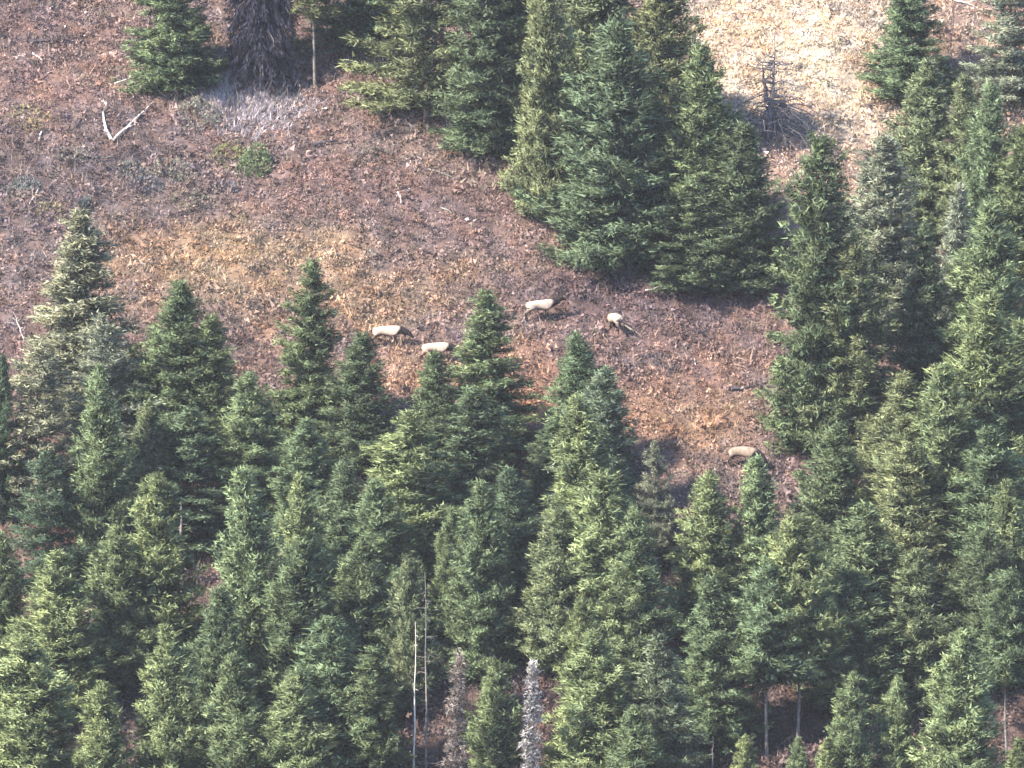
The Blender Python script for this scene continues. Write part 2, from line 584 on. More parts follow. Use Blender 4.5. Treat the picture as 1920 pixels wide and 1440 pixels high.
TREES = [
    # top x, top y, base y, half width, kind, tint, label
    # --- along the upper edge, standing round the red slope
    (330, -170, 168, 76, 'layered', 'mid', 'green fir with full low boughs beside the huge dark dead conifer'),
    (800, -200, 232, 124, 'sparse', 'olive', 'thin-crowned conifer with bare grey trunk showing and long drooping side boughs'),
    (905, -95, 292, 82, 'layered', 'deep', 'dark fir between the thin-crowned conifer and the olive fir'),
    (1020, -70, 412, 58, 'dense', 'olive', 'olive fir with feathery skirt touching the slope, beside the big dark fir'),
    (1105, -120, 310, 108, 'dense', 'olive', 'olive fir whose top is cut off by the upper edge, behind the big dark fir'),
    (1225, -80, 330, 82, 'dense', 'olive', 'olive tree bordering the pale dry slope, behind the big dark fir'),
    (1155, 38, 505, 112, 'dense', 'deep', 'largest dark green fir of the clump above the elk'),
    (1287, 82, 490, 84, 'dense', 'mid', 'mid green fir closest to the grey snag, in the clump above the elk'),
    (1398, 232, 548, 80, 'dense', 'deep', 'dark bushy fir standing just below the grey snag'),
    (1305, 325, 548, 80, 'layered', 'deep', 'dark low fir with wide skirts shading the ground above the elk'),
    (958, -170, 262, 76, 'dense', 'deep', 'dark fir cut off by the upper edge, squeezed behind the olive fir with feathery skirt'),
    (690, -210, 95, 74, 'layered', 'mid', 'fir whose low boughs hang in from the upper edge by the thin-crowned conifer'),
    (1700, -70, 190, 72, 'layered', 'mid', 'fir at the far edge of the pale dry slope with a dark gap under it'),
    (1895, -70, 205, 85, 'sparse', 'grey', 'grey-green open tree in the upper corner beside pale grass'),
    (1740, 112, 445, 72, 'dense', 'olive', 'olive fir just under the fir that edges the pale dry slope'),
    (1818, 142, 470, 55, 'dense', 'olive', 'slim olive tree, nearer the pale slope of the twin-topped pair'),
    (1858, 158, 500, 58, 'dense', 'mid', 'slim mid green tree, the outer one of the twin-topped pair'),
    (1908, 235, 540, 70, 'dense', 'mid', 'mid green fir cut by the picture edge below the pale grass'),
    (1655, 255, 610, 86, 'dense', 'grey', 'broad pale grey-green fir below the pale dry slope'),
    (1522, 265, 850, 84, 'shelf', 'mid', 'very tall fir with flat shelf-like boughs edging the meadow'),
    (1620, 460, 880, 76, 'shelf', 'olive', 'tall olive fir with level boughs beside the very tall shelf-boughed fir'),
    (1735, 420, 770, 62, 'layered', 'deep', 'dark shaded fir between the broad pale fir and the bright yellow-green trees'),
    (1790, 345, 660, 50, 'layered', 'grey', 'small pale fir with frosted-looking tip beside the bright pointed tree'),
    (1860, 385, 800, 84, 'pine', 'bright', 'bright yellow-green pointed tree with its tip above the others near it'),
    (1915, 600, 900, 80, 'pine', 'bright', 'bright yellow-green tree cut by the picture edge below the bright pointed tree'),
    (1835, 560, 985, 100, 'pine', 'bright', 'broad sunlit yellow-green tree directly below the bright pointed tree'),
    (1682, 700, 1040, 84, 'pine', 'olive', 'olive tree with a curled-over tip'),
    (1762, 690, 1070, 88, 'pine', 'bright', 'sunlit bushy tree beside the tree with the curled-over tip'),
    (1560, 798, 1140, 80, 'dense', 'mid', 'mid green fir below the tall olive fir, near the lowest elk'),
    (1700, 835, 1160, 92, 'pine', 'olive', 'wide olive tree below the tree with the curled-over tip'),
    (1850, 805, 1160, 95, 'pine', 'mid', 'mid green tree below the broad sunlit yellow-green tree'),
    (1900, 905, 1280, 58, 'dense', 'bright', 'pointed light green fir at the picture edge above the dark gap'),
    (1412, 858, 1190, 62, 'dense', 'bright', 'light green young fir whose tip covers the lowest elk'),
    (1320, 888, 1200, 68, 'dense', 'bright', 'light green slim fir at the foot of the meadow, one away from the lowest elk'),
    (1495, 975, 1405, 74, 'high', 'bright', 'light green tree with whitish bare lower trunk'),
    (1612, 945, 1300, 96, 'dense', 'mid', 'mid green shaded fir behind the stout clumpy pine'),
    (1722, 1030, 1335, 74, 'pine', 'olive', 'olive rounded pine next to the stout clumpy pine'),
    (1600, 1070, 1345, 88, 'pine', 'bright', 'stout clumpy pine with pale green tufts'),
    (1438, 1060, 1425, 74, 'high', 'mid', 'dull green tree with long slanting grey bare trunk'),
    (1340, 1085, 1410, 72, 'dense', 'mid', 'dull brownish-green fir in shade beside the slanting bare trunk'),
    (1790, 1180, 1570, 84, 'pine', 'bright', 'tall bright tree in front of the dark gap with thin trunks'),
    (1590, 1265, 1575, 50, 'pine', 'bright', 'taller of two bright young pines in front of the stout clumpy pine'),
    (1685, 1275, 1565, 50, 'pine', 'bright', 'shorter of two bright young pines in front of the stout clumpy pine'),
    (1402, 1380, 1580, 36, 'dense', 'bright', 'little bright fir tip under the slanting bare trunk'),
    (1492, 1384, 1575, 33, 'dense', 'bright', 'little bright fir tip under the whitish bare trunk'),
    (1545, 1386, 1590, 30, 'narrow', 'bright', 'tiny narrow fir tip beside the taller bright young pine'),
    (1888, 1080, 1430, 58, 'high', 'mid', 'mid green tree on a bare thin trunk in the dark gap'),
    (1845, 1000, 1320, 62, 'high', 'deep', 'dark tree with bare trunk deep inside the shaded gap'),
    (1908, 1385, 1600, 40, 'dense', 'bright', 'bright fir tip in the lower corner under the bare thin trunk'),
    (590, -150, 166, 45, 'slender', 'olive', 'slender tree with pale bare trunk beside the huge dark dead conifer'),
    (851, 1225, 1640, 20, 'column', 'rust', 'narrow brownish-grey dead tree with ragged needles, beside the white spars'),
    (996, 1240, 1660, 20, 'column', 'ash', 'narrow ash-grey dead tree, palest column of the lower wood'),
    # --- middle of the picture, in front of the elk
    (905, 550, 855, 84, 'layered', 'mid', 'pointed fir in front of the elk herd, its tip beside the second grazing elk'),
    (815, 660, 905, 58, 'dense', 'mid', 'slim fir whose tip covers the belly of an elk'),
    (680, 625, 885, 68, 'dense', 'deep', 'dark fir just below the grazing elk nearest the dead trunk'),
    (578, 488, 855, 68, 'layered', 'mid', 'lone pointed fir standing up against the golden grass'),
    (1078, 625, 910, 68, 'dense', 'mid', 'mid green fir below the elk that faces uphill'),
    (1120, 690, 1010, 76, 'dense', 'blue', 'bluish-green broad fir beside the open meadow'),
    (1100, 745, 1100, 80, 'dense', 'bright', 'light green pointed fir in front of the bluish-green fir'),
    (775, 775, 1090, 96, 'pine', 'bright', 'wide bright pine in front of the slim fir that covers an elk'),
    (880, 725, 1010, 92, 'layered', 'deep', 'dark broad fir below the pointed fir in front of the elk herd'),
    (1035, 790, 945, 46, 'dense', 'deep', 'small dark fir by the strip of bare red ground'),
    (1130, 888, 1260, 92, 'pine', 'bright', 'broad bright pine below the light green pointed fir'),
    (1048, 955, 1270, 68, 'pine', 'olive', 'olive pine between the broad bright pine and the narrow-tipped fir'),
    (1228, 828, 1075, 46, 'sparse', 'grey', 'faint grey-green thin tree at the meadow foot, behind the bluish-green broad fir'),
    (1197, 955, 1310, 70, 'dense', 'mid', 'mid green pointed fir below the open end of the meadow'),
    (905, 903, 1270, 66, 'dense', 'mid', 'narrow-tipped mid green fir in the middle of the lower wood'),
    (840, 950, 1210, 40, 'pine', 'mid', 'small slim pine squeezed beside the narrow-tipped mid green fir'),
    (715, 905, 1220, 80, 'pine', 'mid', 'mid green pine below the wide bright pine'),
    (958, 880, 1190, 66, 'dense', 'deep', 'dark shaded fir behind the narrow-tipped mid green fir'),
    (1088, 1118, 1490, 55, 'pine', 'bright', 'yellowish blunt-topped pine beside the bright broad pine'),
    (1120, 1185, 1545, 88, 'pine', 'bright', 'broad bright pine in front of the yellowish blunt-topped pine'),
    (1250, 1190, 1575, 74, 'layered', 'blue', 'bluish fir with spiky tip near the broad bright pines'),
    (925, 1235, 1570, 60, 'dense', 'bright', 'bright fir standing between the two grey dead columns'),
    (775, 1058, 1450, 46, 'high', 'olive', 'thin olive tree whose lower half is bare, beside white spars'),
    (622, 1160, 1545, 98, 'pine', 'mid', 'broad mid green pine in the lower wood beside the white spars'),
    (560, 1262, 1610, 88, 'pine', 'bright', 'bright pine at the lower edge in front of the broad mid green pine'),
    (690, 1015, 1360, 80, 'pine', 'mid', 'mid green pine behind the white spars'),
    (1190, 1330, 1650, 80, 'pine', 'mid', 'low green pine at the lower edge between bluish fir and bright pine'),
    (700, 1215, 1550, 78, 'dense', 'mid', 'mid green fir behind the broken twin stub'),
    # --- the side below the red slope
    (146, 400, 790, 102, 'layered', 'grey', 'pale grey-green open fir standing alone against the red slope'),
    (195, 590, 900, 84, 'sparse', 'grey', 'thin greyish tree just below the pale grey-green open fir'),
    (70, 640, 960, 92, 'sparse', 'grey', 'thin greyish tree with level twiggy boughs by the picture edge'),
    (-5, 668, 980, 36, 'dense', 'deep', 'dark fir mostly cut off by the picture edge beside thin greyish trees'),
    (325, 528, 865, 84, 'dense', 'mid', 'full green fir beside the pale grey-green open fir'),
    (397, 592, 885, 74, 'dense', 'mid', 'slightly shorter green fir leaning on the full green fir'),
    (187, 692, 1110, 54, 'narrow', 'mid', 'tall narrow green tree in front of the thin greyish trees'),
    (470, 700, 970, 66, 'dense', 'bright', 'light green fir below the lone pointed fir'),
    (275, 755, 1050, 50, 'dense', 'olive', 'olive fir beside the tall narrow green tree'),
    (567, 785, 1030, 64, 'dense', 'mid', 'mid green fir directly under the lone pointed fir'),
    (355, 765, 1030, 90, 'layered', 'deep', 'dark fir with level boughs below the full green fir'),
    (95, 845, 1130, 88, 'sparse', 'deep', 'dark thin tree above the patch of bare red bank'),
    (295, 893, 1270, 80, 'pine', 'bright', 'bright pine with pale tip beside a small grey dead tip'),
    (465, 886, 1370, 68, 'narrow', 'bright', 'tall slim bright tree with sunlit side'),
    (573, 893, 1270, 64, 'pine', 'bright', 'bright pine next to the tall slim bright tree'),
    (2, 1000, 1300, 50, 'dense', 'mid', 'green fir cut by the picture edge under the bare red bank'),
    (95, 1035, 1360, 84, 'pine', 'bright', 'bright pointed pine below the bare red bank'),
    (212, 990, 1300, 66, 'pine', 'mid', 'mid green pine between two bright pines, under the tall narrow tree'),
    (545, 1010, 1430, 86, 'pine', 'mid', 'wide mid green pine below the tall slim bright tree'),
    (310, 1180, 1590, 74, 'pine', 'bright', 'tall bright pine beside the deep shaded hollow'),
    (185, 1282, 1610, 66, 'pine', 'bright', 'short bright pine at the lower edge beside the deep shaded hollow'),
    (45, 1195, 1560, 105, 'pine', 'bright', 'wide yellow-green pine at the lower corner'),
    (62, 1352, 1650, 58, 'pine', 'bright', 'small pine in front of the wide yellow-green corner pine'),
    (405, 1105, 1460, 72, 'pine', 'mid', 'mid green pine behind the tall bright pine by the hollow'),
    (445, 1230, 1610, 78, 'pine', 'mid', 'mid green pine at the lower edge next to the tall bright pine'),
    (650, 865, 1160, 66, 'dense', 'deep', 'dark fir behind the wide bright pine and the mid green pine'),
]

WIDEN = 1.34
PATTERN_R = dict(narrow=1.9, slender=1.4, column=0.75, sparse=2.8)
print('crown triangles', sum(TRIS), TRIS)
GROUP = 'green conifers standing on the hillside'
count = {}
for (tx, ty, by, hw, kind, tint, label) in TREES:
    p = on_ground(tx, by)
    h = height_to(p, ty)
    i = count.get(kind, 0)
    count[kind] = i + 1
    tm, cm = PATTERNS[kind][i % len(PATTERNS[kind])]
    rad = hw * WIDEN / PXM(p)
    R0 = PATTERN_R.get(kind, 2.2)
    root = empty('conifer', p, RND.uniform(0, 6.28))
    root.scale = (rad / R0, rad / R0, h / H0)
    root.rotation_euler = (RND.gauss(0, 0.022), RND.gauss(0, 0.022), root.rotation_euler[2])
    tag(root, label, 'tree', GROUP)
    c = TINT[tint]
    k = RND.uniform(0.88, 1.14)
    w = RND.uniform(-0.06, 0.06)
    t = obj('trunk', tm, root)
    cr = obj('crown', cm, root)
    cr.color = (c[0] * k * (1 + w), c[1] * k, c[2] * k * (1 - w), 1)


# ------------------------------------------------------------------ low ground cover
def cover(name, n, box, size, k, spread, up, width, palette, dens=None, mound=0.42, seed=1):
    rng = np.random.default_rng(seed)
    x = rng.uniform(box[0], box[1], n)
    y = rng.uniform(box[2], box[3], n)
    if dens is not None:
        keep = rng.uniform(0, 1, n) < dens(x, y)
        x, y = x[keep], y[keep]
    z = ground_z(x, y)
    P = np.stack([x, y, z - 0.03], 1)
    D = np.zeros_like(P)
    D[:, 2] = up
    D[:, 0] += rng.normal(0, 0.25, len(x))
    D[:, 1] += rng.normal(0, 0.25, len(x))
    S = size * np.exp(rng.normal(0, 0.35, len(x)))
    # leaves start a little off the root so that a plant is a low mound, not a star
    P2 = np.repeat(P, k, 0)
    off = rng.normal(0, mound, (len(P2), 3)) * np.repeat(S, k)[:, None]
    off[:, 2] = np.abs(off[:, 2]) * 0.8
    v = blades(P2 + off, np.repeat(D, k, 0), np.repeat(S, k), 1, spread, width, 0.0, rng)
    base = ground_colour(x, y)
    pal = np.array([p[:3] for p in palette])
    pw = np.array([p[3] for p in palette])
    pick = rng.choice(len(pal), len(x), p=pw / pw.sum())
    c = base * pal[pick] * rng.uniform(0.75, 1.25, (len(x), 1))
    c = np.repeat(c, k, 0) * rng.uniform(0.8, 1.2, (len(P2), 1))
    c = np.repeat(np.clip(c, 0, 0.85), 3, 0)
    nq = len(v) // 3
    me = mesh_from(name, v, np.arange(nq * 3).reshape(nq, 3), M_COVER)
    a = me.attributes.new('leaf_colour', 'FLOAT_COLOR', 'POINT')
    a.data.foreach_set('color', np.concatenate([c, np.ones((len(c), 1))], 1).astype(np.float32).ravel())
    return obj(name, me)


BOX = (-36, 36, 378, 470)
o = cover('ground_cover', 66000, BOX, 0.14, 15, 1.0, 0.5, 0.66,
          [(1.0, 1.0, 1.0, 5), (1.4, 1.35, 1.28, 3), (0.60, 0.60, 0.66, 3), (0.75, 0.85, 0.80, 1.2), (1.2, 1.0, 0.86, 1.2), (1.0, 0.97, 1.08, 2)], mound=1.1, seed=3)
tag(o, 'low reddish-brown and tan shrubs and dry herbs covering the slope', 'ground cover', kind='stuff')
o = cover('low_shrubs', 2500, BOX, 0.16, 48, 0.9, 0.55, 0.5,
          [(0.62, 0.66, 0.72, 3), (0.75, 0.86, 0.72, 2), (1.25, 1.18, 1.05, 2), (0.9, 0.8, 0.86, 2)],
          dens=lambda x, y: np.where(y > 405, 0.95, 0.5), mound=1.7, seed=8)
tag(o, 'knee-high dull shrubs growing in clumps over the slope', 'ground cover', kind='stuff')
o = cover('dry_grass', 22000, BOX, 0.30, 9, 0.5, 0.8, 0.10,
          [(1.5, 1.5, 1.3, 3), (1.15, 1.1, 1.0, 2), (1.1, 1.2, 0.9, 1)], seed=4)
tag(o, 'thin tufts of dry tan grass among the low shrubs', 'grass', kind='stuff')


# ------------------------------------------------------------------ elk
def elk_material():
    m, nt, b = new_mat('elk_coat')
    a = nt.nodes.new('ShaderNodeAttribute')
    a.attribute_name = 'coat'
    f = noise(nt, 4.5, 5.0, 0.65)
    c = mixrgb(nt, 'MULTIPLY', 1.0, a.outputs['Color'], ramp(nt, f, [(0.3, (0.62, 0.58, 0.55)), (0.65, (1.12, 1.1, 1.08))]))
    nt.links.new(c, b.inputs['Base Color'])
    b.inputs['Roughness'].default_value = 0.9
    return m


M_ELK = elk_material()
M_HORN, _nt, _b = new_mat('dark_hoof')
_b.inputs['Base Color'].default_value = (0.03, 0.025, 0.022, 1)


def elk_body(pose, seed, shade):
    """One continuous skinned body: trunk, neck, head and four jointed legs. Faces +X, feet at z = 0."""
    r = random.Random(seed)
    if pose == 'graze':
        neck = [(0.88, 0, 1.06, .23, .28), (1.14, 0, 0.84, .19, .24), (1.34, 0, 0.60, .14, .18), (1.46, 0, 0.42, .115, .14),
                (1.58, 0, 0.24, .085, .10), (1.66, 0, 0.12, .065, .07)]
    elif pose == 'low':
        neck = [(0.88, 0, 1.14, .24, .29), (1.10, 0, 1.06, .20, .26), (1.32, 0, 0.96, .15, .20), (1.46, 0, 0.90, .125, .15),
                (1.62, 0, 0.74, .09, .105), (1.74, 0, 0.62, .07, .075)]
    elif pose == 'level':
        neck = [(0.86, 0, 1.18, .23, .29), (1.10, 0, 1.25, .19, .25), (1.32, 0, 1.36, .15, .19), (1.50, 0, 1.48, .115, .14),
                (1.68, 0, 1.42, .085, .10), (1.82, 0, 1.36, .065, .07)]
    else:
        neck = [(0.86, 0, 1.27, .19, .24), (1.00, 0, 1.46, .16, .20), (1.12, 0, 1.66, .13, .16), (1.20, 0, 1.80, .12, .14),
                (1.38, 0, 1.76, .085, .10), (1.53, 0, 1.68, .065, .07)]
    V, R, E = [], [], []

    def v(x, y, z, a, b=None):
        V.append((x, y, z))
        R.append((a, b or a))
        return len(V) - 1
    rump = v(-0.86, 0, 1.08, .19, .20)
    hip = v(-0.62, 0, 1.12, .27, .32)
    loin = v(-0.22, 0, 1.07, .27, .30)
    rib = v(0.18, 0, 1.03, .31, .37)
    sh = v(0.55, 0, 1.12, .28, .37)
    E += [(rump, hip), (hip, loin), (loin, rib), (rib, sh)]
    last = sh
    for n in neck:
        i = v(*n)
        E.append((last, i))
        last = i
    for s in (-1, 1):
        sw = r.uniform(-0.14, 0.14)
        a = v(0.52, s * .17, 0.80, .11, .13)
        b = v(0.54 + sw * .5, s * .17, 0.50, .058)
        c = v(0.52 + sw, s * .17, 0.16, .040)
        d = v(0.56 + sw, s * .17, 0.02, .050)
        E += [(sh, a), (a, b), (b, c), (c, d)]
        sw = r.uniform(-0.16, 0.12)
        a = v(-0.60, s * .19, 0.80, .13, .16)
        b = v(-0.84 + sw * .5, s * .18, 0.52, .060)
        c = v(-0.80 + sw, s * .18, 0.16, .040)
        d = v(-0.76 + sw, s * .18, 0.02, .050)
        E += [(hip, a), (a, b), (b, c), (c, d)]
    me = bpy.data.meshes.new('elk_skeleton')
    me.from_pydata(V, E, [])
    o = bpy.data.objects.new('elk_skeleton', me)
    COL.objects.link(o)
    md = o.modifiers.new('skin', 'SKIN')
    md.use_smooth_shade = True
    for i, (a, b) in enumerate(R):
        me.skin_vertices[0].data[i].radius = (a, b)
        me.skin_vertices[0].data[i].use_root = (i == hip)
    sb = o.modifiers.new('smooth', 'SUBSURF')
    sb.levels = sb.render_levels = 2
    dg = bpy.context.evaluated_depsgraph_get()
    out = bpy.data.meshes.new_from_object(o.evaluated_get(dg))
    bpy.data.objects.remove(o)
    out.name = 'body'
    co = np.empty(len(out.vertices) * 3, np.float32)
    out.vertices.foreach_get('co', co)
    co = co.reshape(-1, 3)
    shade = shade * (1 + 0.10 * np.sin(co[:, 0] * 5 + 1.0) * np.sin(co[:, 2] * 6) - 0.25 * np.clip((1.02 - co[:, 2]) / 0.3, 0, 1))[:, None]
    pale = np.array((0.36, 0.28, 0.225)) * shade
    rumpc = np.array((0.40, 0.33, 0.265)) * shade
    dark = np.array((0.014, 0.011, 0.012))
    belly = np.array((0.10, 0.07, 0.06))
    wig = 0.05 * np.sin(co[:, 2] * 9) + 0.04 * np.sin(co[:, 1] * 11 + co[:, 2] * 5)
    sm = lambda t: np.clip(t, 0, 1)[:, None]
    c = pale.copy()
    t = sm((-0.62 - co[:, 0] + wig) / 0.08)
    c = c * (1 - t) + rumpc * t
    t = sm((0.80 - co[:, 2] + wig) / 0.10)                  # under-belly
    c = c * (1 - t) + belly * t
    t = sm((0.66 - co[:, 2] + wig) / 0.10)                  # legs
    c = c * (1 - t) + dark * t
    t = sm((co[:, 0] - 0.76 + wig) / 0.10)                  # mane, neck and head
    c = c * (1 - t) + dark * t
    a = out.attributes.new('coat', 'FLOAT_COLOR', 'POINT')
    a.data.foreach_set('color', np.concatenate([c, np.ones((len(c), 1))], 1).astype(np.float32).ravel())
    out.materials.clear()
    out.materials.append(M_ELK)
    return out, neck


def coat_part(tb, name, col):
    me = tb.mesh(name, M_ELK)
    a = me.attributes.new('coat', 'FLOAT_COLOR', 'POINT')
    a.data.foreach_set('color', np.tile(np.array((*col, 1), np.float32), len(me.vertices)))
    return me


def make_elk(px, py, pose, yaw, seed, label, shade=1.0, size=1.0):
    p = on_ground(px, py)
    root = empty('elk', p, math.radians(yaw))
    root.scale = (size, size, size)
    tag(root, label, 'elk', 'elk grazing on the red slope')
    me, neck = elk_body(pose, seed, shade)
    body = obj('body', me, root)
    poll = Vector(neck[3][:3])
    nose = Vector(neck[5][:3])
    hd = (nose - poll).normalized()
    up = Vector((-hd.z, 0, hd.x))
    for s in (-1, 1):
        t = Tubes()
        b0 = poll + up * 0.09 + Vector((0, s * 0.08, 0))
        t.add([b0, b0 + Vector((0, s * 0.12, 0)) + up * 0.05 - hd * 0.03, b0 + Vector((0, s * 0.23, 0)) + up * 0.07 - hd * 0.07], [0.03, 0.05, 0.008], 6)
        obj('ear', coat_part(t, 'ear', (0.04, 0.03, 0.026)), root)
        e = Tubes()
        ey = poll * 0.62 + nose * 0.38 + up * 0.045 + Vector((0, s * 0.082, 0))
        e.add([ey - hd * 0.02, ey, ey + hd * 0.02], [0.008, 0.018, 0.008], 6)
        obj('eye', e.mesh('eye', M_HORN), root)
    t = Tubes()
    t.add([(-1.02, 0, 1.16), (-1.09, 0, 1.08), (-1.10, 0, 0.98)], [0.035, 0.04, 0.012], 6)
    obj('tail', coat_part(t, 'tail', (0.36, 0.29, 0.22)), root)
    return root


make_elk(724, 652, 'low', -10, 1, 'pale elk with dark lowered head, the one closest to the lone pointed fir', 1.0, 0.92)
make_elk(815, 682, 'low', -3, 2, 'pale elk with belly hidden by a slim fir tip', 1.0, 0.88)
make_elk(1010, 603, 'level', 14, 3, 'pale elk standing clear of trees with its dark legs and stretched neck showing', 1.0, 0.9)
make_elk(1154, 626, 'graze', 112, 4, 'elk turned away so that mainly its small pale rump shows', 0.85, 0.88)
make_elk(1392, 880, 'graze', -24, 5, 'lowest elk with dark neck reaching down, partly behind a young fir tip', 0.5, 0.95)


# ------------------------------------------------------------------ the dead trees
def add_attr_colour(me, c):
    a = me.attributes.new('leaf_colour', 'FLOAT_COLOR', 'POINT')
    a.data.foreach_set('color', np.concatenate([c, np.ones((len(c), 1))], 1).astype(np.float32).ravel())


def twig_cards(name, P, D, S, k, spread, width, col, vary, seed, mat=None):
    rng = np.random.default_rng(seed)
    v, _ = cards(np.array(P), unit(np.array(D)), np.array(S), k, spread, width, rng)
    nq = len(v) // 4
    me = mesh_from(name, v, np.arange(nq * 4).reshape(nq, 4), mat or M_COVER)
    c = np.array(col)[None] * rng.uniform(1 - vary, 1 + vary, (nq, 1))
    add_attr_colour(me, np.clip(np.repeat(c, 4, 0), 0, 0.85))
    return me


r = random.Random(77)
p = on_ground(492, 160)
root = empty('dead_conifer', p)
tag(root, 'huge dead conifer with a dark skirt of drooping bare twigs', 'dead tree')
H = height_to(p, -300)
t = Tubes()
t.add([(0, 0, -0.5), (0.05, 0, 1), (-0.05, 0.02, H * .5), (0, 0, H)], [0.62, 0.48, 0.3, 0.04], 9)
obj('trunk', t.mesh('trunk', M_DARKWOOD), root)
br = Tubes()
P, D, S = [], [], []
pale = Tubes()
for i in range(620):
    z = 0.35 + (H - 0.6) * (i / 620.0)
    f = 1 - z / H
    L = (1.6 + 0.42 * f ** 0.8) * r.uniform(0.7, 1.1)
    az = r.uniform(0, 6.28)
    dh = Vector((math.cos(az), math.sin(az), 0))
    o0 = Vector((0, 0, z))
    pts = [o0, o0 + dh * L * .55 + Vector((0, 0, -.10)), o0 + dh * L * .95 + Vector((0, 0, -0.55)), o0 + dh * L * 1.05 + Vector((0, 0, -1.15 * r.uniform(.6, 1.2)))]
    br.add(pts, [.035, .025, .016, .005], 3, cap=False)
    if i % 22 == 0:
        q = [a + dh * .08 for a in pts[1:]]
        pale.add(q, [.014, .018, .006], 3, cap=False)
    for a, b_ in zip(pts[:-1], pts[1:]):
        for q in range(7):
            s = r.random()
            P.append(tuple(a.lerp(b_, s)))
            D.append((dh.x * .3 + r.uniform(-.3, .3), dh.y * .3 + r.uniform(-.3, .3), -0.9))
            S.append(r.uniform(.3, .55))
obj('branches', br.mesh('branches', M_DARKWOOD), root)['kind'] = 'stuff'
obj('pale_twigs', pale.mesh('pale_twigs', M_PALEBARK), root)['kind'] = 'stuff'
obj('twigs', twig_cards('twigs', P, D, S, 4, .35, .12, (.027, .026, .042), .45, 5), root)['kind'] = 'stuff'

# the grey heap of brush spilled below it
p = on_ground(470, 200)
root = empty('brush_heap', p)
tag(root, 'heap of pale grey dry brush spilled below the huge dark dead conifer', 'brush')
P, D, S = [], [], []
st = Tubes()
for i in range(1900):
    x = r.gauss(-0.15, 1.8)
    y = r.gauss(0.3, 1.35)
    z = float(ground_z(p[0] + x, p[1] + y)) - p[2]
    P.append((x, y, z))
    D.append((x * .18 + r.uniform(-.4, .4), y * .1 - .25 + r.uniform(-.3, .3), .8))
    S.append(r.uniform(.32, .75) * max(.5, 1 - abs(x) * .12))
    if i % 16 == 0:
        d = Vector(D[-1]).normalized()
        a = Vector(P[-1])
        st.add([a, a + d * .55 + Vector((r.uniform(-.1, .1), 0, 0)), a + d * r.uniform(.9, 1.5)], [.03, .022, .006], 4)
obj('twigs', twig_cards('twigs', P, D, S, 10, .75, .075, (.42, .37, .385), .35, 6), root)['kind'] = 'stuff'
obj('stems', st.mesh('stems', M_PALEBARK), root)['kind'] = 'stuff'


p = on_ground(1452, 262)
root = empty('brush_heap', p)
tag(root, 'tangle of dull grey fallen branches round the foot of the bare grey dead tree', 'brush')
P, D, S = [], [], []
st = Tubes()
for i in range(420):
    az = r.uniform(0, 6.28)
    q = 2.6 * math.sqrt(r.random())
    x, y = q * math.cos(az) * 1.2 + .7, q * math.sin(az) * 1.1 + .6
    z = float(ground_z(p[0] + x, p[1] + y)) - p[2]
    P.append((x, y, z))
    D.append((x * .3 + r.uniform(-.5, .5), r.uniform(-.5, .3), .55))
    S.append(r.uniform(.3, .7))
    if i % 8 == 0:
        d = Vector((math.cos(az), math.sin(az), 0))
        a = Vector((d.x * .3, d.y * .3, r.uniform(.3, 2.4)))
        e = Vector((x, y, z + r.uniform(.02, .4)))
        m_ = a.lerp(e, .5) + Vector((r.uniform(-.3, .3), r.uniform(-.3, .3), r.uniform(0, .5)))
        st.add([a, m_, e], [.045, .032, .01], 4)
obj('twigs', twig_cards('twigs', P, D, S, 6, .8, .07, (.20, .175, .195), .4, 16), root)['kind'] = 'stuff'
obj('stems', st.mesh('stems', M_GREYWOOD), root)['kind'] = 'stuff'


def snag(px, py, top_px, top_py, r0, mat, label, n_br=0, br_len=1.0, name='dead_snag', bend=0.0, droop=-0.3, zmin=0.3, zmax=0.97, twigs=True, seed=1):
    """A standing bare trunk with separate bare branches."""
    rr = random.Random(seed)
    p = on_ground(px, py)
    H = height_to(p, top_py)
    dx = (top_px - px) / PXM(p)
    root = empty(name, p)
    tag(root, label, 'dead tree', None)
    at_ = lambda s: Vector((dx * s + bend * math.sin(s * 3.14) + .03 * math.sin(s * 17), .04 * math.sin(s * 11), H * s))
    t = Tubes()
    n = 9
    t.add([at_(i / n) + (Vector((0, 0, -.4)) if i == 0 else Vector((0, 0, 0))) for i in range(n + 1)],
          [r0 * (1.15 - 1.05 * (i / n)) for i in range(n + 1)], 7)
    obj('trunk', t.mesh('trunk', mat), root)
    for i in range(n_br):
        s = zmin + (zmax - zmin) * rr.random() ** 1.2
        az = rr.uniform(0, 6.28)
        L = br_len * rr.uniform(.25, 1.25) * (1.15 - .85 * s)
        dh = Vector((math.cos(az), math.sin(az), 0))
        o0 = at_(s)
        dr = droop + rr.uniform(-.45, .4)
        pts = [o0]
        for q in (.3, .6, 1.0):
            pts.append(o0 + dh * L * q + Vector((rr.uniform(-.13, .13), rr.uniform(-.13, .13), rr.uniform(-.1, .1))) * L
                       + Vector((0, 0, L * (dr * q * q + .15 * q))))
        b = Tubes()
        b.add(pts, [r0 * .28, r0 * .2, r0 * .13, .008], 4)
        if twigs:
            for q in range(5):
                u = rr.uniform(.3, .95)
                a = pts[1].lerp(pts[2], u) if u < .6 else pts[2].lerp(pts[3], u)
                lat = Vector((-dh.y, dh.x, 0)) * rr.choice((-1, 1))
                b.add([a, a + (dh * .6 + lat * .8 + Vector((0, 0, rr.uniform(-.7, .5)))) * L * rr.uniform(.2, .4)], [r0 * .12, .005], 3)
        obj('branch', b.mesh('branch', mat), root)
    return root


